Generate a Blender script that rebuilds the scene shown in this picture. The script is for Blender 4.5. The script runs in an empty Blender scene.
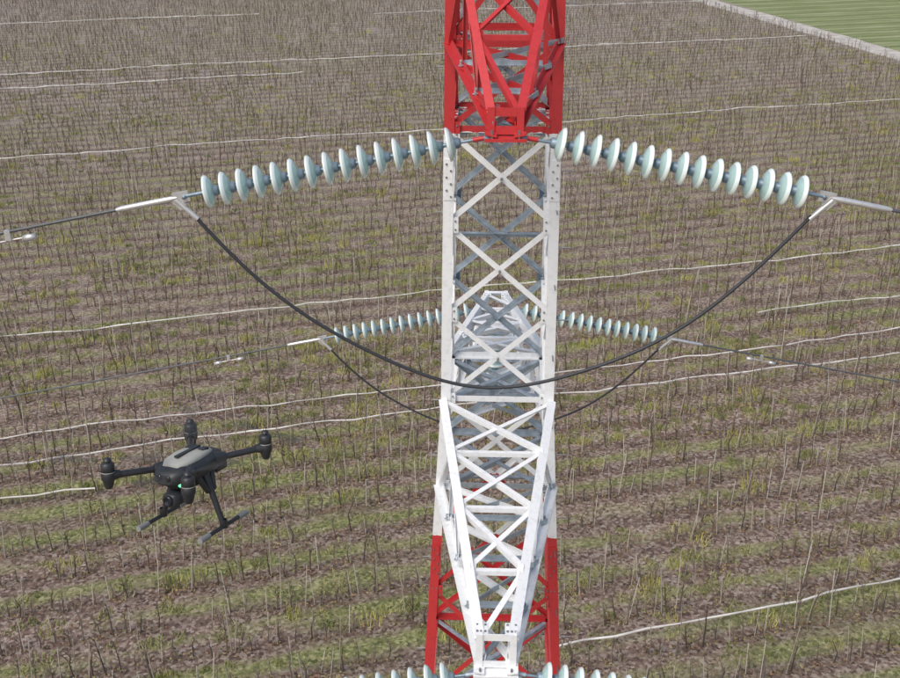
import bpy, math, random
import numpy as np
from mathutils import Vector, Matrix, Euler, noise
R=math.radians
random.seed(7); rng=np.random.default_rng(7)
sc=bpy.context.scene
sc.view_settings.view_transform='Standard'; sc.view_settings.look='None'
sc.view_settings.exposure=0; sc.view_settings.gamma=1
H=32.0
ROW=R(14.8)            # direction of the orchard rows
ROWGAP=2.4

# ------------------------------------------------------------ mesh builder
class MB:
    def __init__(s): s.v=[];s.f=[];s.m=[];s.sm=[]
    def add(s,vs,fs,m=0,smooth=False):
        o=len(s.v); s.v+= [tuple(x) for x in vs]
        for f in fs: s.f.append([i+o for i in f]); s.m.append(m); s.sm.append(smooth)
    def box(s,c,half,m=0,M=None):
        c=Vector(c); vs=[]
        for z in(-1,1):
            for x,y in((-1,-1),(1,-1),(1,1),(-1,1)):
                p=Vector((x*half[0],y*half[1],z*half[2]))
                if M is not None: p=M@p
                vs.append(c+p)
        s.add(vs,[(3,2,1,0),(4,5,6,7),(0,1,5,4),(1,2,6,5),(2,3,7,6),(3,0,4,7)],m)
    def angle(s,p,q,w,nrm,t=.010,m=0,off=0.0,flip=1):
        p=Vector(p);q=Vector(q);d=(q-p).normalized();n=Vector(nrm)
        b=(n-d*n.dot(d)).normalized(); a=d.cross(b)*flip
        p=p+b*off; q=q+b*off
        prof=[Vector((0,0,0)),a*w,a*w+b*t,a*t+b*t,a*t+b*w,b*w]
        prof=[x-a*w*.5 for x in prof]
        vs=[p+x for x in prof]+[q+x for x in prof]
        fs=[(i,(i+1)%6,(i+1)%6+6,i+6) for i in range(6)]+[(3,2,1,0),(5,4,3,0),(6,7,8,9),(6,9,10,11)]
        s.add(vs,fs,m)
    def leg(s,p,q,w,sx,sy,t=.014,m=0):
        p=Vector(p);q=Vector(q);a=Vector((-sx,0,0));b=Vector((0,-sy,0))
        prof=[a*0,a*w,a*w+b*t,a*t+b*t,a*t+b*w,b*w]
        vs=[p+x for x in prof]+[q+x for x in prof]
        fs=[(i,(i+1)%6,(i+1)%6+6,i+6) for i in range(6)]+[(3,2,1,0),(5,4,3,0),(6,7,8,9),(6,9,10,11)]
        s.add(vs,fs,m)
    def tube(s,pts,r,n=6,m=0,smooth=True,caps=True):
        pts=[Vector(p) for p in pts]; k=len(pts); vs=[]
        rr=r if isinstance(r,(list,tuple)) else [r]*k
        ref=None
        for i,p in enumerate(pts):
            d=(pts[min(i+1,k-1)]-pts[max(i-1,0)]).normalized()
            if ref is None: ref=Vector((0,0,1)) if abs(d.z)<.9 else Vector((1,0,0))
            a=(ref-d*ref.dot(d)).normalized(); ref=a; b=d.cross(a)
            for j in range(n):
                t=2*math.pi*j/n; vs.append(p+(a*math.cos(t)+b*math.sin(t))*rr[i])
        fs=[]
        for i in range(k-1):
            for j in range(n):
                fs.append((i*n+j,i*n+(j+1)%n,(i+1)*n+(j+1)%n,(i+1)*n+j))
        s.add(vs,fs,m,smooth)
        if caps: s.add(vs[:n],[tuple(range(n))[::-1]],m); s.add(vs[-n:],[tuple(range(n))],m)
    def lathe(s,p,axis,prof,n=16,m=0,smooth=True):
        p=Vector(p);d=Vector(axis).normalized();ref=Vector((0,0,1)) if abs(d.z)<.9 else Vector((1,0,0))
        a=(ref-d*ref.dot(d)).normalized();b=d.cross(a);vs=[]
        for h,r in prof:
            for j in range(n):
                t=2*math.pi*j/n; vs.append(p+d*h+(a*math.cos(t)+b*math.sin(t))*r)
        fs=[]
        for i in range(len(prof)-1):
            for j in range(n): fs.append((i*n+j,i*n+(j+1)%n,(i+1)*n+(j+1)%n,(i+1)*n+j))
        s.add(vs,fs,m,smooth)
    def obj(s,name,mats,parent=None,loc=None,rot=None,link=True):
        me=bpy.data.meshes.new(name); me.from_pydata(s.v,[],s.f)
        me.polygons.foreach_set('material_index',s.m); me.polygons.foreach_set('use_smooth',s.sm)
        for x in mats: me.materials.append(x)
        me.update(); o=bpy.data.objects.new(name,me)
        if link: sc.collection.objects.link(o)
        if parent: o.parent=parent
        if loc: o.location=loc
        if rot: o.rotation_euler=rot
        return o

# ------------------------------------------------------------ materials
def mat(name,col,rough=.6,metal=0,var=0,vscale=3,**kw):
    m=bpy.data.materials.new(name); m.use_nodes=True; nt=m.node_tree; b=nt.nodes['Principled BSDF']
    b.inputs['Base Color'].default_value=(*col,1); b.inputs['Roughness'].default_value=rough
    b.inputs['Metallic'].default_value=metal
    for k,v in kw.items(): b.inputs[k].default_value=v
    if var:
        tc=nt.nodes.new('ShaderNodeTexCoord'); no=nt.nodes.new('ShaderNodeTexNoise'); no.inputs['Scale'].default_value=vscale
        no.inputs['Detail'].default_value=6
        nt.links.new(tc.outputs['Object'],no.inputs['Vector'])
        r=nt.nodes.new('ShaderNodeValToRGB'); r.color_ramp.elements[0].position=.3; r.color_ramp.elements[1].position=.7
        r.color_ramp.elements[0].color=(*[c*(1-var) for c in col],1); r.color_ramp.elements[1].color=(*[min(1,c*(1+var*.5)) for c in col],1)
        nt.links.new(no.outputs['Fac'],r.inputs['Fac']); nt.links.new(r.outputs['Color'],b.inputs['Base Color'])
    return m
def instmat(name,cols,rough=.8):
    m=bpy.data.materials.new(name); m.use_nodes=True; nt=m.node_tree; b=nt.nodes['Principled BSDF']
    b.inputs['Roughness'].default_value=rough
    oi=nt.nodes.new('ShaderNodeObjectInfo'); r=nt.nodes.new('ShaderNodeValToRGB')
    geo=nt.nodes.new('ShaderNodeNewGeometry'); ad=nt.nodes.new('ShaderNodeMath'); ad.operation='MULTIPLY_ADD'
    ad.inputs[1].default_value=.4
    mu=nt.nodes.new('ShaderNodeMath'); mu.operation='MULTIPLY'; mu.inputs[1].default_value=.6
    nt.links.new(oi.outputs['Random'],mu.inputs[0]); nt.links.new(geo.outputs['Random Per Island'],ad.inputs[0]); nt.links.new(mu.outputs[0],ad.inputs[2])
    els=r.color_ramp.elements
    els[0].color=(*cols[0],1); els[0].position=0; els[1].color=(*cols[-1],1); els[1].position=1
    for i,c in enumerate(cols[1:-1]):
        e=els.new((i+1)/(len(cols)-1)); e.color=(*c,1)
    nt.links.new(ad.outputs[0],r.inputs['Fac']); nt.links.new(r.outputs['Color'],b.inputs['Base Color'])
    return m

def tower_paint():
    m=bpy.data.materials.new('red_white_tower_paint'); m.use_nodes=True; nt=m.node_tree; N=nt.nodes; L=nt.links; b=N['Principled BSDF']
    b.inputs['Roughness'].default_value=.42
    tc=N.new('ShaderNodeTexCoord'); sp=N.new('ShaderNodeSeparateXYZ'); L.new(tc.outputs['Object'],sp.inputs[0])
    # slightly ragged brush line between the colour bands
    wn=N.new('ShaderNodeTexNoise'); wn.inputs['Scale'].default_value=14; L.new(tc.outputs['Object'],wn.inputs['Vector'])
    zz=N.new('ShaderNodeMath'); zz.operation='MULTIPLY_ADD'; zz.inputs[1].default_value=.06; L.new(wn.outputs['Fac'],zz.inputs[0]); L.new(sp.outputs['Z'],zz.inputs[2])
    r=N.new('ShaderNodeValToRGB'); r.color_ramp.interpolation='CONSTANT'
    mr=N.new('ShaderNodeMath'); mr.operation='DIVIDE'; mr.inputs[1].default_value=40; L.new(zz.outputs[0],mr.inputs[0]); L.new(mr.outputs[0],r.inputs['Fac'])
    red=(.52,.040,.045,1); wh=(.80,.83,.85,1)
    e=r.color_ramp.elements; e[0].position=0; e[0].color=wh; e[1].position=29.16/40; e[1].color=red
    for z,c in((4,red),(9,wh),(14,red),(19,wh),(19.01,red),(24.30,wh)):
        x=e.new(z/40); x.color=c
    no=N.new('ShaderNodeTexNoise'); no.inputs['Scale'].default_value=18; no.inputs['Detail'].default_value=8; L.new(tc.outputs['Object'],no.inputs['Vector'])
    rr=N.new('ShaderNodeValToRGB'); rr.color_ramp.elements[0].position=.28; rr.color_ramp.elements[1].position=.5
    rr.color_ramp.elements[0].color=(.72,.73,.73,1); rr.color_ramp.elements[1].color=(1,1,1,1); L.new(no.outputs['Fac'],rr.inputs['Fac'])
    mx=N.new('ShaderNodeMix'); mx.data_type='RGBA'; mx.blend_type='MULTIPLY'; mx.inputs[0].default_value=.5
    L.new(r.outputs['Color'],mx.inputs[6]); L.new(rr.outputs['Color'],mx.inputs[7]); L.new(mx.outputs[2],b.inputs['Base Color'])
    return m
M_paint=tower_paint()
M_galv=mat('galvanised_steel',(.40,.47,.53),.5,.3,.3,12)
M_blue=mat('bluish_steel_plate',(.18,.27,.38),.5,.4,.25,14)
M_bolt=mat('bolt_steel',(.35,.36,.38),.4,.8)
M_conc=mat('concrete',(.38,.37,.34),.9,0,.25,5)
M_glass=mat('toughened_glass_insulator',(.64,.90,.90),.07,0,.12,8,**{'Transmission Weight':.35,'IOR':1.5,'Coat Weight':.8})
M_rim=mat('insulator_rim_highlight',(.86,.98,.97),.10,0,.06,8,**{'Transmission Weight':.12,'IOR':1.5,'Coat Weight':.8})  # near-white rim colour stands in for the bright edge reflection of the glass
M_cap=mat('insulator_cap_iron',(.22,.30,.37),.45,.35,.2,20)
M_alu=mat('aluminium_fitting',(.72,.73,.74),.35,.6,.15,15)
M_cond=mat('stranded_conductor',(.055,.06,.07),.55,.4,.2,30)
M_condl=mat('weathered_conductor',(.13,.14,.15),.55,.4,.2,30)

# ------------------------------------------------------------ world, sun, camera
w=bpy.data.worlds.new('World'); sc.world=w; w.use_nodes=True; nt=w.node_tree
bg=nt.nodes['Background']; sk=nt.nodes.new('ShaderNodeTexSky'); sk.sky_type='NISHITA'; sk.sun_disc=False
EL,AZ=R(52),R(215)
sk.sun_elevation=EL; sk.sun_rotation=AZ; sk.air_density=1.0; sk.dust_density=5; sk.ozone_density=1
nt.links.new(sk.outputs[0],bg.inputs[0]); bg.inputs[1].default_value=.15
sd=bpy.data.lights.new('sun','SUN'); sd.energy=1.35; sd.angle=R(22); sd.color=(1,.96,.91)
so=bpy.data.objects.new('sun',sd); sc.collection.objects.link(so)
dirv=Vector((math.sin(AZ)*math.cos(EL),math.cos(AZ)*math.cos(EL),math.sin(EL)))
so.rotation_euler=dirv.to_track_quat('Z','Y').to_euler(); so.location=(0,0,80)
cd=bpy.data.cameras.new('camera'); cam=bpy.data.objects.new('camera',cd); sc.collection.objects.link(cam)
cam.location=(0,0,H); cam.rotation_euler=(R(90-24.8),0,0); cd.lens=44; cd.sensor_width=36; cd.clip_end=5000; cd.clip_start=.1
sc.camera=cam

# ------------------------------------------------------------ ground
def st(s,t): # row space -> world
    return (s*math.cos(ROW)-t*math.sin(ROW), s*math.sin(ROW)+t*math.cos(ROW))
def ground_mat():
    m=bpy.data.materials.new('orchard_soil_and_grass'); m.use_nodes=True; nt=m.node_tree; N=nt.nodes; L=nt.links; b=N['Principled BSDF']
    b.inputs['Roughness'].default_value=.95; b.inputs['Specular IOR Level'].default_value=.15
    g=N.new('ShaderNodeNewGeometry'); mp=N.new('ShaderNodeMapping'); mp.inputs['Rotation'].default_value=(0,0,-ROW)
    L.new(g.outputs['Position'],mp.inputs['Vector'])
    P=mp.outputs[0]
    def noi(scale,det=4,vec=None,rough=.6,stretch=None):
        n=N.new('ShaderNodeTexNoise'); n.inputs['Scale'].default_value=scale; n.inputs['Detail'].default_value=det; n.inputs['Roughness'].default_value=rough
        v=P
        if stretch:
            q=N.new('ShaderNodeMapping'); q.inputs['Scale'].default_value=stretch; L.new(P,q.inputs['Vector']); v=q.outputs[0]
        L.new(v,n.inputs['Vector']); return n.outputs['Fac']
    def ma(op,a,b_=None,c=None,clamp=False):
        x=N.new('ShaderNodeMath'); x.operation=op; x.use_clamp=clamp
        for i,k in enumerate((a,b_,c)):
            if k is None: continue
            if isinstance(k,(int,float)): x.inputs[i].default_value=k
            else: L.new(k,x.inputs[i])
        return x.outputs[0]
    def ramp(f,stops,interp='LINEAR'):
        r=N.new('ShaderNodeValToRGB'); r.color_ramp.interpolation=interp; e=r.color_ramp.elements
        e[0].position,e[0].color=stops[0][0],(*stops[0][1],1); e[1].position,e[1].color=stops[-1][0],(*stops[-1][1],1)
        for p,c in stops[1:-1]:
            x=e.new(p); x.color=(*c,1)
        L.new(f,r.inputs['Fac']); return r.outputs['Color']
    def mix(f,a,c,mode='MIX'):
        x=N.new('ShaderNodeMix'); x.data_type='RGBA'; x.blend_type=mode
        if isinstance(f,(int,float)): x.inputs[0].default_value=f
        else: L.new(f,x.inputs[0])
        for i,k in((6,a),(7,c)):
            if isinstance(k,tuple): x.inputs[i].default_value=(*k,1)
            else: L.new(k,x.inputs[i])
        return x.outputs[2]
    sp=N.new('ShaderNodeSeparateXYZ'); L.new(P,sp.inputs[0])
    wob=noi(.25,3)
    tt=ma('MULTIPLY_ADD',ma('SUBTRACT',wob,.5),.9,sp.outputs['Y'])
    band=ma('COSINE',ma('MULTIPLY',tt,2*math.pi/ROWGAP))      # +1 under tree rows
    big=noi(.035,3,stretch=(.5,1,1)); mid=noi(.42,6,stretch=(.22,1,1),rough=.7); fine=noi(5,6,rough=.78); vf=noi(22,3,rough=.7)
    vo=N.new('ShaderNodeTexVoronoi'); vo.inputs['Scale'].default_value=7; L.new(P,vo.inputs['Vector'])
    sv=N.new('ShaderNodeSeparateColor'); L.new(vo.outputs['Color'],sv.inputs[0])
    soil=ramp(ma('ADD',ma('MULTIPLY',fine,.62),ma('MULTIPLY',sv.outputs[0],.38)),[(.27,(.07,.045,.038)),(.40,(.20,.128,.105)),(.52,(.32,.225,.185)),(.64,(.47,.39,.33)),(.78,(.68,.63,.56))])
    grs=ramp(ma('ADD',ma('MULTIPLY',fine,.68),ma('MULTIPLY',sv.outputs[1],.32)),[(.27,(.06,.08,.03)),(.42,(.17,.20,.07)),(.56,(.29,.31,.13)),(.73,(.50,.48,.28))])
    gf=ma('ADD',ma('ADD',ma('MULTIPLY',big,1.9),ma('MULTIPLY',mid,2.3)),ma('ADD',ma('MULTIPLY',band,-.30),ma('MULTIPLY',fine,1.5)))
    gf=ma('MULTIPLY',ma('SUBTRACT',gf,2.80),1.9,clamp=True)
    far=N.new('ShaderNodeMapRange'); far.inputs[1].default_value=70; far.inputs[2].default_value=170; far.inputs[3].default_value=.95; far.inputs[4].default_value=.45
    L.new(sp.outputs['Y'],far.inputs[0]); gf=ma('MULTIPLY',gf,far.outputs[0])
    # distance haze put into the ground colour: far plots fade to grey
    ff=N.new('ShaderNodeMapRange'); ff.inputs[1].default_value=50; ff.inputs[2].default_value=180; ff.inputs[3].default_value=0.10; ff.inputs[4].default_value=.75
    L.new(sp.outputs['Y'],ff.inputs[0])
    grey=ramp(ma('ADD',ma('MULTIPLY',fine,.5),ma('MULTIPLY',mid,.5)),[(.3,(.24,.22,.195)),(.7,(.54,.50,.46))])
    col=mix(gf,mix(ff.outputs[0],soil,grey),grs)
    # green field beyond the track
    gm=ma('GREATER_THAN',sp.outputs['X'],115.0)
    b2=ma('COSINE',ma('MULTIPLY',sp.outputs['Y'],2*math.pi/5.2))
    fld=ramp(ma('ADD',ma('MULTIPLY',b2,.06),ma('MULTIPLY',ma('ADD',mid,fine),.5)),[(.3,(.16,.18,.09)),(.5,(.27,.33,.15)),(.7,(.48,.48,.32))])
    col=mix(gm,col,fld)
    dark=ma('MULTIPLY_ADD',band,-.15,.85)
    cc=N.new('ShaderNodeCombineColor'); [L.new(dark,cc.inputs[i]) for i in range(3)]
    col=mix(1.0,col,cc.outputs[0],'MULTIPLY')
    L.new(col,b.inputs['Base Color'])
    bp=N.new('ShaderNodeBump'); bp.inputs['Strength'].default_value=.8; bp.inputs['Distance'].default_value=.15
    L.new(ma('ADD',fine,ma('MULTIPLY',vf,.5)),bp.inputs['Height']); L.new(bp.outputs[0],b.inputs['Normal'])
    return m
g=MB(); S=3000
g.add([(-S,-S,0),(S,-S,0),(S,S,0),(-S,S,0)],[(0,1,2,3)],0)
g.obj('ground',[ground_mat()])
# dirt track
M_road=mat('pale_dirt',(.50,.48,.44),.95,0,.35,.6)
rd=MB(); vs=[];fs=[]
ts=np.arange(-150,700,4)
for i,t in enumerate(ts):
    a=.5*math.sin(t*.05)+random.uniform(-.25,.25)
    for s in(109.6+a,114.4+a+random.uniform(-.2,.2)):
        x,y=st(s,t); vs.append((x,y,.02))
    if i: fs.append((2*i-2,2*i-1,2*i+1,2*i))
rd.add(vs,fs); rd.obj('dirt_road',[M_road])

# ------------------------------------------------------------ hoses / tapes along the rows
M_hose=mat('white_irrigation_hose',(.68,.67,.64),.6,0,.4,.7)
def hose(t,s0,s1,r=.06,z=.25,amp=.25):
    pts=[];ph=random.uniform(0,9); r=r*.80
    for s in np.arange(s0,s1+.01,1.5):
        tt=t+amp*math.sin(s*.11+ph)+amp*.4*math.sin(s*.37+ph*2)+random.uniform(-.06,.06)
        x,y=st(s,tt); pts.append((x,y,z+.3+random.uniform(-.05,.12)))
    m=MB(); m.tube(pts,[r*random.uniform(.7,1.2) for _ in pts],6,0); m.obj('irrigation_hose',[M_hose])
hose(212,-60,20,.10,.9,.5); hose(207,40,108,.08,.9)
hose(165.8,-45,105,.10,.8,.5); hose(156,-40,20,.10,.8,.4); hose(120.1,-50,108,.08,.8,.4); 
hose(73.7,-60,105,.07,.4,.3); hose(59.0,-60,90,.06,.4,.25); hose(56.0,-60,95,.07,.4,.25)
hose(52.4,-25,-5.5,.06); hose(62.1+2.4,40,80,.07); hose(34.6,13.5,60,.065,.2,.3)

# ------------------------------------------------------------ orchard plants (instanced)
M_bark=instmat('sapling_bark',[(.045,.033,.030),(.09,.067,.056),(.19,.155,.13),(.065,.047,.04),(.13,.10,.085)])
M_stake=instmat('wooden_stake',[(.38,.35,.30),(.56,.53,.47),(.28,.25,.21),(.64,.61,.56)])
M_leaf=instmat('sapling_leaves',[(.13,.060,.048),(.26,.14,.09),(.34,.27,.13),(.16,.17,.06),(.22,.10,.07),(.38,.30,.22)])
def sapling(i):
    m=MB(); rr=random.Random(i)
    def j(a): return rr.uniform(-a,a)
    h=rr.uniform(.9,1.6)
    if i%3!=2:
        x,y=j(.25),j(.08); m.tube([(x,y,0),(x+j(.12),y+j(.12),rr.uniform(1.4,2.3))],.018,4,1,False)
    p0=Vector((0,0,0)); p1=Vector((j(.07),j(.07),h*.5)); p2=Vector((j(.14),j(.14),h))
    m.tube([p0,p1,p2],[.034,.026,.012],5,0,False)
    for k in range(rr.randint(6,9)):
        f=rr.uniform(.25,1.0); b=p0.lerp(p2,f); a=rr.uniform(0,6.28); l=rr.uniform(.25,.7)*(1.2-.5*f)
        e=b+Vector((math.cos(a)*l*.5,math.sin(a)*l*.5,l*.8)); 
        m.tube([b,e],[.014,.008],3,0,False,False)
        for q in range(rr.randint(0,2)):
            c=b.lerp(e,rr.uniform(.3,1)); u=Vector((j(1),j(1),j(1))).normalized()*.05; v=Vector((j(1),j(1),j(1))).normalized()*.04
            m.add([c-u,c+v,c+u,c-v],[(0,1,2,3)],2)
    for q in range(26):
        c=Vector((rr.gauss(0,.28),rr.gauss(0,.15),abs(rr.gauss(0,.14))+.02)); u=Vector((j(1),j(1),j(.6))).normalized()*.06; v=Vector((j(1),j(1),j(.6))).normalized()*.045
        m.add([c-u,c+v,c+u,c-v],[(0,1,2,3)],2)
    return m.obj('sapling_%02d'%i,[M_bark,M_stake,M_leaf],link=False)
M_grass=instmat('grass_blades',[(.08,.11,.035),(.17,.20,.06),(.28,.30,.11),(.42,.40,.20),(.12,.15,.05)])
M_weed=instmat('yellow_weeds',[(.28,.29,.08),(.44,.43,.13),(.53,.50,.18)])
def tuft(i):
    m=MB(); rr=random.Random(100+i)
    rad=rr.uniform(.25,.5)
    for k in range(46):
        a=rr.uniform(0,6.28); d=rad*math.sqrt(rr.random()); x,y=math.cos(a)*d,math.sin(a)*d
        h=rr.uniform(.08,.24)*(1.6 if i==4 else 1); b=rr.uniform(0,6.28); wx,wy=math.cos(b)*.025,math.sin(b)*.025
        if i==5: h*=2.4
        m.add([(x-wx,y-wy,0),(x+wx,y+wy,0),(x+rr.uniform(-.12,.12),y+rr.uniform(-.12,.12),h)],[(0,1,2)],1 if i>=4 else 0)
    return m.obj('grass_tuft_%02d'%i,[M_grass,M_weed],link=False)
def scatter(name,objs,pts,rot,scl,idx):
    col=bpy.data.collections.new(name+'_source')
    for o in objs: col.objects.link(o)
    me=bpy.data.meshes.new(name); me.from_pydata(pts.tolist(),[],[])
    for n_,t_,a_ in(('rot','FLOAT_VECTOR',rot),('scl','FLOAT_VECTOR',scl)):
        at=me.attributes.new(n_,t_,'POINT'); at.data.foreach_set('vector',np.ascontiguousarray(a_,dtype=np.float32).ravel())
    at=me.attributes.new('pick','INT','POINT'); at.data.foreach_set('value',idx.astype(np.int32))
    o=bpy.data.objects.new(name,me); sc.collection.objects.link(o)
    ng=bpy.data.node_groups.new(name+'_nodes','GeometryNodeTree')
    ng.interface.new_socket('Geometry',in_out='INPUT',socket_type='NodeSocketGeometry')
    ng.interface.new_socket('Geometry',in_out='OUTPUT',socket_type='NodeSocketGeometry')
    N=ng.nodes;L=ng.links
    gi=N.new('NodeGroupInput');go=N.new('NodeGroupOutput');ip=N.new('GeometryNodeInstanceOnPoints');ci=N.new('GeometryNodeCollectionInfo')
    ci.inputs['Collection'].default_value=col; ci.inputs['Separate Children'].default_value=True; ci.inputs['Reset Children'].default_value=True
    def na(n_,t_):
        x=N.new('GeometryNodeInputNamedAttribute'); x.data_type=t_; x.inputs['Name'].default_value=n_; return x.outputs['Attribute']
    L.new(gi.outputs[0],ip.inputs['Points']); L.new(ci.outputs[0],ip.inputs['Instance']); ip.inputs['Pick Instance'].default_value=True
    L.new(na('pick','INT'),ip.inputs['Instance Index']); L.new(na('rot','FLOAT_VECTOR'),ip.inputs['Rotation']); L.new(na('scl','FLOAT_VECTOR'),ip.inputs['Scale'])
    L.new(ip.outputs[0],go.inputs[0])
    md=o.modifiers.new('scatter','NODES'); md.node_group=ng
    return o
P=[];
TW=(.56,11.68)
for k in range(-8,112):
    t=k*ROWGAP
    s=-95.0
    while s<108.5:
        s+=random.uniform(.48,.82)
        if random.random()<.06: s+=random.uniform(.5,2.5)
        x,y=st(s,t+random.gauss(0,.13)+.25*noise.noise(Vector((s*.06,k*.7,1))))
        if abs(x-TW[0])<3.2 and abs(y-TW[1])<3.2: continue
        if abs(x)>14+.5*max(y,0): continue
        P.append((x,y,0))
P=np.array(P); n=len(P)
rot=np.stack([rng.normal(0,.06,n),rng.normal(0,.06,n),ROW+rng.normal(0,.35,n)+math.pi*rng.integers(0,2,n)],1)
sc1=rng.uniform(.65,1.2,n); scl=np.stack([sc1*1.1,sc1*1.1,sc1*rng.uniform(.70,1.35,n)],1)
scatter('orchard_saplings',[sapling(i) for i in range(14)],P,rot,scl,rng.integers(0,14,n))
print('saplings',n)
G=[];pk=[]
for _ in range(80000):
    t=random.uniform(-15,210); s=random.uniform(-70,108)
    if random.random()<max(0,(t-60)/160): continue
    x,y=st(s,t)
    if abs(x)>12+.48*max(y,0): continue
    fr=math.cos(2*math.pi*t/ROWGAP)
    nz=noise.noise(Vector((s*.05,t*.12,3)))+.5*noise.noise(Vector((s*.2,t*.5,9)))
    if nz-.30*fr+random.uniform(-.35,.35)<.16: continue
    G.append((x,y,0)); pk.append(5 if random.random()<.05 else random.randint(0,4) if random.random()<.2 else random.randint(0,3))
G=np.array(G); n=len(G)
rot=np.stack([np.zeros(n),np.zeros(n),rng.uniform(0,6.28,n)],1); s1=rng.uniform(.6,1.4,n); scl=np.stack([s1,s1,s1*rng.uniform(.6,1.2,n)],1)
scatter('grass_tufts',[tuft(i) for i in range(6)],G,rot,scl,np.array(pk)); print('tufts',n)

# ------------------------------------------------------------ transmission tower
def hw(z):
    if z>=26.1: return .64-(z-26.1)*.012
    return .64+(26.1-z)*.058
T=MB(); PAINT,GALV,BLUE,BOLT,CONC=0,1,2,3,4
LW=.11
levels=[33.2,31.5,30.08,29.22,28.2,27.17,26.12,25.0,23.55,21.9,20.0,17.8,15.2,12.2,8.6,4.4,.35]
FACES=[((-1,-1),(1,-1),(0,1,0)),((1,-1),(1,1),(-1,0,0)),((1,1),(-1,1),(0,-1,0)),((-1,1),(-1,-1),(1,0,0))]
def cor(c,z,ins=0): h=hw(z)-ins; return Vector((c[0]*h,c[1]*h,z))
for a,b in zip(levels[:-1],levels[1:]):
    for c in((-1,-1),(1,-1),(1,1),(-1,1)):
        T.leg(cor(c,a),cor(c,b),LW,c[0],c[1])
    for fi,(c0,c1,n) in enumerate(FACES):
        bw=.060 if b>20 else .085
        mt=PAINT
        if fi==2 and 24<b<31: mt=GALV
        T.angle(cor(c0,a,.035),cor(c1,b,.035),bw,n,.008,mt,.010)
        T.angle(cor(c1,a,.035),cor(c0,b,.035),bw,n,.008,mt,.024,-1)
        zc=a+(b-a)*.5; cc=(cor(c0,zc)+cor(c1,zc))/2; nn=Vector(n)
        T.lathe(cc+nn*.002,-nn,[(-.02,.016),(.014,.016),(.014,0)],6,BOLT,False)
def gusset(p,n,u,w,h,m,bolts=True):
    n=Vector(n);u=Vector(u).normalized();v=n.cross(u).normalized()
    Mx=Matrix((u,v,n)).transposed()
    T.box(p,(w,h,.006),m,Mx)
    if bolts:
        for a in(-.6,0,.6):
            for b in(-.55,.55):
                T.lathe(Vector(p)+u*w*a+v*h*b,-n,[(-.012,.011),(.018,.011),(.018,0)],6,BOLT,False)
for z in levels[1:-1]:
    for c0,c1,n in FACES:
        nn=Vector(n); e=(cor(c1,z)-cor(c0,z)).normalized()
        for c,sg in((c0,1),(c1,-1)):
            gusset(cor(c,z)+nn*.019+e*sg*.09,nn,e,.075,.085,BLUE if (17<z<29.3 and nn.y<=0) else PAINT)
hor=[33.2,30.08,29.22,26.12,25.0,21.9,15.2,8.6]
for z in hor:
    for fi,(c0,c1,n) in enumerate(FACES):
        T.angle(cor(c0,z,.02),cor(c1,z,.02),.07,n,.008,PAINT if z!=25.0 else GALV,.032)
    T.angle(cor((-1,-1),z-.03,.05),cor((1,1),z-.03,.05),.06,(0,0,-1),.007,GALV,0)
    T.angle(cor((1,-1),z-.03,.05),cor((-1,1),z-.03,.05),.06,(0,0,-1),.007,GALV,.02)
for z in(27.7,25.55,24.3):
    T.angle(cor((-1,1),z,.03),cor((1,1),z,.03),.06,(0,-1,0),.007,GALV,.04)
for z in(31.4,30.7,29.7):
    T.angle(cor((-1,1),z,.03),cor((1,1),z,.03),.07,(0,-1,0),.007,GALV,.04)
for z in(28.7,24.0,19.0,12.0,6.0):
    for c in((-1,-1),(1,-1),(1,1),(-1,1)):
        p=cor(c,z)
        T.box(p+Vector((-c[0]*.055,c[1]*.005,0)),(.05,.005,.22),PAINT)
        for k in range(6):
            T.lathe(p+Vector((-c[0]*(.035 if k%2 else .08),c[1]*.01,-.18+.07*k)),(0,c[1],0),[(0,.011),(.012,.011),(.012,0)],6,BOLT,False)
# peak
for c in((-1,-1),(1,-1),(1,1),(-1,1)):
    T.angle(cor(c,33.2),(c[0]*.06,c[1]*.06,36.2),.09,(-c[0],-c[1],0),.01,PAINT)
# step bolts
for c in((1,-1),(-1,1)):
    z=1.5;k=0
    while z<33:
        h=hw(z); d=(c[0],0,0) if k%2 else (0,c[1],0)
        p=Vector((c[0]*(h-.03),c[1]*(h-.03),z)); T.tube([p+Vector(d)*.03,p+Vector(d)*.17],.008,5,BOLT)
        z+=.42;k+=1
# footings
for c in((-1,-1),(1,-1),(1,1),(-1,1)):
    T.box((c[0]*hw(0),c[1]*hw(0),.2),(.45,.45,.25),CONC)
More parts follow.
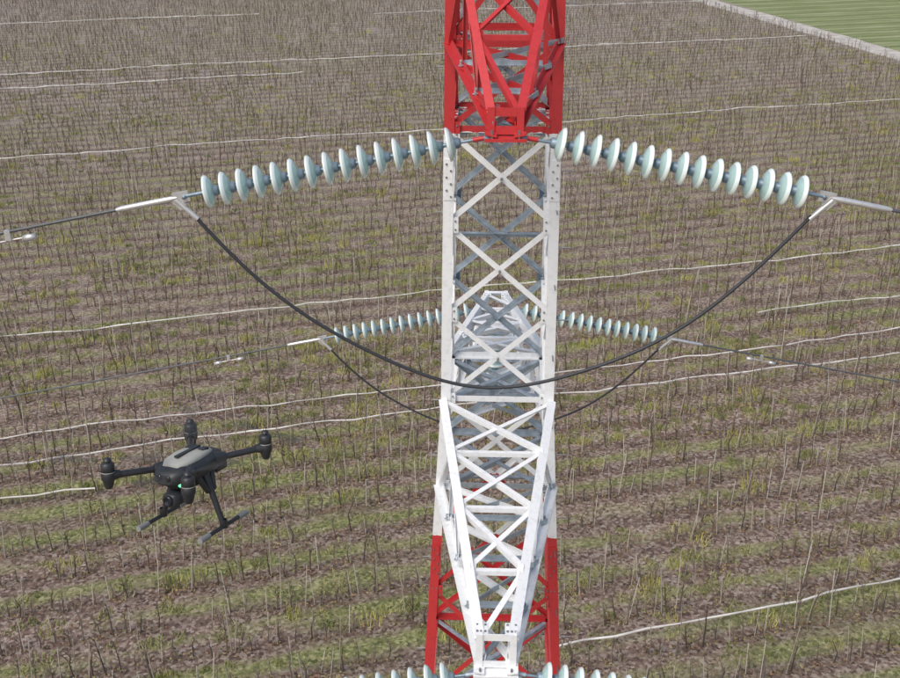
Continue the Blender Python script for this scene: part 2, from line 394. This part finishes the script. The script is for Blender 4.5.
# cross arms
def arm(sgn,zu,zl,L,zt,th,tw,cw,bw,npan,mlow=PAINT):
    y0u=hw(zu);y0l=hw(zl)
    UL=[Vector((-y0u+.02,sgn*y0u,zu)),Vector((-tw,sgn*L,zt+th))]; UR=[Vector((-v.x,v.y,v.z)) for v in UL]
    LL=[Vector((-y0l+.02,sgn*y0l,zl)),Vector((-tw,sgn*L,zt))]; LR=[Vector((-v.x,v.y,v.z)) for v in LL]
    T.angle(UL[0],UL[1],cw,(.3,0,-1),.011,PAINT,0,1); T.angle(UR[0],UR[1],cw,(-.3,0,-1),.011,PAINT,0,-1)
    T.angle(LL[0],LL[1],cw,(.2,0,1),.011,mlow,0,1); T.angle(LR[0],LR[1],cw,(-.2,0,1),.011,mlow,0,-1)
    fr=[i/npan for i in range(npan+1)]
    def P(e,f): return e[0].lerp(e[1],f)
    for i in range(npan):
        f0,f1=fr[i],fr[i+1]
        A,B=(UL,UR) if i%2==0 else (UR,UL)
        T.angle(P(A,f0),P(B,f1),bw,(0,0,-1),.007,PAINT,.013)
        if i<npan-1: T.angle(P(B,f0),P(A,f1),bw,(0,0,-1),.007,PAINT,.026)
        A,B=(LL,LR)
        T.angle(P(A,f0),P(B,f1),bw,(0,0,1),.007,PAINT,.013); T.angle(P(B,f0),P(A,f1),bw,(0,0,1),.007,GALV,.026)
        if i: 
            T.angle(P(UL,f0),P(UR,f0),bw*.9,(0,0,-1),.007,PAINT,.04); T.angle(P(LL,f0),P(LR,f0),bw*.9,(0,0,1),.007,GALV,.04)
        for U,Lw,nx in((UL,LL,1),(UR,LR,-1)):
            a_,b_=(U,Lw) if i%2 else (Lw,U)
            T.angle(P(a_,f0),P(b_,f1),bw,(nx,0,0),.007,PAINT,.012)
            if i: T.angle(P(U,f0),P(Lw,f0),bw*.9,(nx,0,0),.007,PAINT,.024)
    yt=sgn*L
    for z in(zt,zt+th): T.angle((-tw-.03,yt,z),(tw+.03,yt,z),.07,(0,-sgn,0),.010,PAINT,-.004)
    for x in(-tw,tw): T.angle((x,yt,zt-.04),(x,yt,zt+th+.04),.06,(0,-sgn,0),.010,PAINT,-.016)
    T.box((0,yt+sgn*.03,zt-.06),(tw+.05,.08,.012),PAINT)
    for x in(-1,1):
        T.box((x*(tw+.0),yt+sgn*.03,zt-.02),(.05,.07,.008),PAINT,Matrix.Rotation(x*R(-11),3,'Y'))
        for y in(-.05,.05):
            T.lathe((x*(tw-.01),yt+sgn*(.03+y),zt-.01),(0,0,1),[(-.09,.012),(.03,.012),(.03,0)],6,BOLT,False)
        gusset(Vector((x*tw*.9,yt-sgn*.10,zt+th+.012)),(0,0,-1),(1,0,0),.06,.08,PAINT)
arm(-1,31.52,30.08,2.78,29.77,.15,.12,.072,.050,3)
arm(-1,26.14,25.02,3.98,25.24,.30,.15,.095,.056,4)
arm( 1,26.14,25.02,3.98,25.24,.30,.15,.10,.058,4)
tower=bpy.data.objects.new('transmission_tower',None); sc.collection.objects.link(tower)
tower.location=(TW[0],TW[1],0); tower.rotation_euler=(0,0,R(-2.16))
T.obj('steel_lattice',[M_paint,M_galv,M_blue,M_bolt,M_conc],parent=tower)
TM=Matrix.Translation((TW[0],TW[1],0))@Matrix.Rotation(R(-2.16),4,'Z')

# ------------------------------------------------------------ insulator strings, jumpers, conductors
SP=.147
def disc(m,p,d,r=.143):
    # cap (towards tower), glass bell opening outwards with under-ribs, pin
    m.lathe(p,d,[(-.014,0),(-.014,.030),(.0,.044),(.034,.048),(.042,.058),(.046,.03)],12,1)
    m.lathe(p,d,[(.030,.046),(.036,.070),(.048,.098),(.062,.120)],28,0)
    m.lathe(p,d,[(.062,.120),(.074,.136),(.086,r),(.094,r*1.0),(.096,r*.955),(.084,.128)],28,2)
    m.lathe(p,d,[(.084,.128),(.082,.120),(.100,.114),(.100,.107),(.082,.098),(.098,.088),(.098,.080),(.080,.065),(.088,.03)],24,0)
    m.lathe(p,d,[(.08,.018),(.15,.018)],8,1)
def string(tip,sx):
    """dead-end string from tip going +-X"""
    slope=math.tan(R(10)); m=MB(); d=Vector((sx,0,-slope)).normalized(); p=Vector(tip)+Vector((sx*.13,0,-.03))
    m.tube([p,p+d*.14],.020,8,3); m.tube([p+d*.10,p+d*.27],.014,8,1)
    m.lathe(p+d*.02,Vector((0,1,0)),[(-.05,0),(-.05,.03),(.05,.03),(.05,0)],10,1)
    q=p+d*.255
    for i in range(15):
        ang=R(11.3); dd=Vector((sx*math.cos(ang),random.uniform(-.012,.012),-math.sin(ang)+random.uniform(-.006,.006))).normalized()
        disc(m,q,dd); q=q+dd*SP
    d=Vector((sx*math.cos(R(11.5)),0,-math.sin(R(11.5))))
    m.tube([q-d*.02,q+d*.16],.017,8,1)
    q=q+d*.14
    Rm=Matrix.Rotation(math.atan2(-d.z,d.x),3,'Y')
    m.box(q+d*.03,(.07,.012,.045),4,Rm); m.lathe(q,(0,1,0),[(-.035,0),(-.035,.018),(.035,.018),(.035,0)],8,1)
    c0=q+d*.06; c1=q+d*.60
    m.tube([c0,c0+d*.06,c0+d*.10,c1-d*.05,c1],[.016,.024,.026,.026,.016],12,4)
    jt=c0+Vector((sx*.02,0,-.02)); jd=Vector((-sx*.72,-.0,-.70)).normalized()
    m.box(jt+jd*.04,(.05,.016,.035),4,Matrix.Rotation(math.atan2(-jd.z,jd.x),3,'Y'))
    m.tube([jt,jt+jd*.24],.024,10,4)
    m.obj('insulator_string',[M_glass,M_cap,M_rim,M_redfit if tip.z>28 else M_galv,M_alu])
    return c1,jt+jd*.22
M_redfit=mat('red_painted_link',(.52,.036,.042),.45,0,.15,20)
def conductor(start,sx):
    m=MB(); pts=[]
    sl=.205; span=290
    for s in list(np.arange(0,20,1.0))+list(np.arange(20,span+1,6)):
        pts.append((start.x+sx*s,start.y,start.z-sl*s+sl*s*s/span))
    m.tube(pts,.0150,6,0)
    for sd_ in(.95,):
        x=start.x+sx*sd_; z=start.z-sl*sd_
        a=Vector((sx,0,-sl)).normalized(); c=Vector((x,start.y,z))
        m.box(c+Vector((0,0,-.03)),(.025,.02,.045),1)
        q=c+Vector((0,0,-.085)); m.tube([q-a*.2,q-a*.1+Vector((0,0,.008)),q+a*.1+Vector((0,0,.008)),q+a*.2],.007,6,1)
        for e in(-1,1): m.lathe(q+a*e*.13,a*e,[(0,0),(0,.028),(.05,.032),(.11,.026),(.11,0)],10,1)
    m.obj('conductor_wire',[M_condl,M_alu])
def jumper(a,b,sag):
    m=MB(); pts=[]
    for i in range(61):
        f=i/60; p=a.lerp(b,f); p.z-=sag*4*f*(1-f)+.02*math.sin(f*17); pts.append(p)
    m.tube(pts,.0165,8,0); 
    m.obj('jumper_cable',[M_cond])
tips=[(Vector((0,-2.81,29.75)),1.60),(Vector((0,-4.01,25.20)),1.6),(Vector((0,4.01,25.30)),1.50)]
for tl,sag in tips:
    tp=TM@tl; ends=[]
    for sx in(-1,1):
        c1,j=string(tp,sx); conductor(c1,sx); ends.append(j)
    jumper(ends[0],ends[1],sag)
# vertical jumper support string on far arm
m=MB(); tp=TM@Vector((0,3.75,25.2)); m.tube([tp,tp+Vector((0,0,-.25))],.014,8,1); q=tp+Vector((0,0,-.22))
for i in range(8): disc(m,q,Vector((0,0,-1))); q=q+Vector((0,0,-SP))
m.tube([q,q+Vector((0,0,-.12))],.016,8,1)
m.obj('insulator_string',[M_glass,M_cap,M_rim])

# ------------------------------------------------------------ drone
M_db=mat('drone_black_plastic',(.028,.031,.036),.42,0,.3,30)
M_dg=mat('drone_grey_shell',(.36,.37,.34),.45,0,.1,20)
M_dc=mat('drone_carbon_tube',(.03,.032,.036),.3,0,.2,60)
M_dl=mat('drone_lens',(.01,.012,.02),.05)
M_pad=mat('drone_skid_grip',(.22,.23,.24),.7)
M_led=mat('green_status_led',(.1,.9,.3),.4); M_led.node_tree.nodes['Principled BSDF'].inputs['Emission Color'].default_value=(.1,1,.35,1); M_led.node_tree.nodes['Principled BSDF'].inputs['Emission Strength'].default_value=2
M_prop=bpy.data.materials.new('spinning_propeller'); M_prop.use_nodes=True
M_prop.node_tree.nodes['Principled BSDF'].inputs['Base Color'].default_value=(.06,.06,.065,1); M_prop.node_tree.nodes['Principled BSDF'].inputs['Alpha'].default_value=.16
M_prop.node_tree.nodes['Principled BSDF'].inputs['Roughness'].default_value=.6
DM=[M_db,M_dg,M_dc,M_dl,M_pad,M_led]
drone=bpy.data.objects.new('quadcopter_drone',None); sc.collection.objects.link(drone)
drone.location=(-.93,3.383,H-2.06); drone.scale=(.90,.90,.90)
drone.rotation_mode='QUATERNION'
drone.rotation_quaternion=(Matrix.Rotation(R(-11),4,'X')@Matrix.Rotation(R(-23.5),4,'Z')).to_quaternion()
def loft(m,secs,mi,n=20,pw=3.0):
    vs=[];fs=[]
    for y,cx,cz,a,b in secs:
        for k in range(n):
            t=2*math.pi*k/n; c,s=math.cos(t),math.sin(t)
            vs.append((cx+a*math.copysign(abs(c)**(2/pw),c),y,cz+b*math.copysign(abs(s)**(2/pw),s)))
    for i in range(len(secs)-1):
        for k in range(n): fs.append((i*n+k,i*n+(k+1)%n,(i+1)*n+(k+1)%n,(i+1)*n+k))
    m.add(vs,fs,mi,True); m.add(vs[:n],[tuple(range(n))],mi); m.add(vs[-n:],[tuple(range(n))[::-1]],mi)
b=MB()
loft(b,[(-.165,0,-.005,.035,.018),(-.155,0,-.003,.055,.030),(-.11,0,0,.078,.040),(-.03,0,0,.088,.044),(.05,0,0,.085,.044),(.12,0,0,.070,.040),(.155,0,-.002,.05,.028),(.165,0,-.004,.03,.016)],0)
loft(b,[(-.125,0,.032,.035,.010),(-.09,0,.036,.056,.018),(-.02,0,.040,.064,.020),(.04,0,.040,.060,.019),(.09,0,.037,.045,.014),(.11,0,.034,.03,.006)],1)
b.box((0,-.01,.062),(.008,.075,.004),0); b.box((.03,.05,.055),(.012,.02,.006),0); b.box((-.03,.05,.055),(.012,.02,.006),0)
b.box((0,.135,-.035),(.055,.035,.022),0); b.box((.0,-.02,-.052),(.05,.07,.016),0)
b.lathe((.02,-.158,.004),(0,-1,0),[(0,.012),(.012,.011),(.012,0)],12,3); b.lathe((-.02,-.158,.004),(0,-1,0),[(0,.012),(.012,.011),(.012,0)],12,3)
b.lathe((.055,-.13,-.025),(0,-1,-.3),[(0,.007),(.014,.006),(.014,0)],8,5)
b.obj('fuselage',DM,parent=drone)
mot=[(sx*.186,sy*.26) for sx in(-1,1) for sy in(-1,1)]
a=MB(); pr=MB()
for i,(x,y) in enumerate(mot):
    d=Vector((x,y,0)).normalized(); r0=Vector((x*.30,y*.30,.008)); r1=Vector((x,y,.018))
    a.tube([r0,r0+(r1-r0)*.12,r0+(r1-r0)*.22],[.030,.026,.020],12,0)
    a.tube([r0,r1],.0135,12,2)
    a.tube([r1-d*.045,r1-d*.02,r1],[.016,.022,.024],12,0)
    a.lathe(r1,(0,0,1),[(-.050,0),(-.050,.013),(-.040,.018),(-.018,.023),(-.012,.027),(.014,.027),(.018,.024),(.020,.026),(.048,.026),(.054,.020),(.056,.008),(.072,.007),(.072,0)],20,0)
    a.lathe(r1,(0,0,1),[(.0155,.0275),(.0185,.0275)],20,1)
    a.lathe(r1+Vector((0,0,.060)),(0,0,1),[(0,.016),(.010,.014),(.012,0)],12,0)
    ph=[.5,2.2,1.1,2.9][i]
    n=48; vs=[tuple(r1+Vector((0,0,.066)))]+[tuple(r1+Vector((.205*math.cos(2*math.pi*k/n),.205*math.sin(2*math.pi*k/n),.068))) for k in range(n)]
    for wd,zz in((.80,0),(.90,.0015),(.97,.003)):
        for k in range(n):
            th=2*math.pi*(k+.5)/n
            if math.cos(2*(th-ph))>wd: pr.add([Vector(vs[0])+Vector((0,0,zz)),Vector(vs[1+k])+Vector((0,0,zz)),Vector(vs[1+(k+1)%n])+Vector((0,0,zz))],[(0,1,2)],0)
a.obj('arms_and_motors',DM,parent=drone); pr.obj('propellers',[M_prop],parent=drone)
lg=MB()
for sx in(-1,1):
    top=Vector((sx*.065,0,-.02)); k1=Vector((sx*.095,0,-.09)); ft=Vector((sx*.147,0,-.235))
    lg.tube([top,k1,ft],[.020,.013,.011],10,0)
    lg.tube([top+Vector((0,.045,0)),k1+Vector((0,.02,0)),k1],[.014,.011,.009],8,0)
    lg.tube([top+Vector((0,-.045,0)),k1+Vector((0,-.02,0)),k1],[.014,.011,.009],8,0)
    lg.tube([ft+Vector((0,-.155,0)),ft+Vector((0,.155,0))],.0085,10,0)
    for e in(-1,1): lg.tube([ft+Vector((0,e*.10,0)),ft+Vector((0,e*.158,0))],.012,10,4)
    lg.lathe(ft+Vector((0,0,.03)),(0,0,-1),[(0,.014),(.035,.017),(.042,0)],10,0)
lg.obj('landing_gear',DM,parent=drone)
gb=MB()
gb.lathe((0,-.095,-.035),(0,0,-1),[(0,.035),(.018,.035),(.022,.028),(.022,0)],16,0)
gb.box((.040,-.095,-.075),(.006,.012,.028),0); gb.box((0,-.075,-.062),(.045,.008,.010),0)
loft(gb,[(-.145,0,-.098,.026,.022),(-.138,0,-.098,.034,.030),(-.07,0,-.098,.036,.031),(-.055,0,-.098,.026,.022)],0,16)
gb.lathe((0,-.144,-.098),(0,-1,0),[(0,.020),(.012,.020),(.010,.016),(.006,0)],16,3)
gb.obj('gimbal_camera',DM,parent=drone)
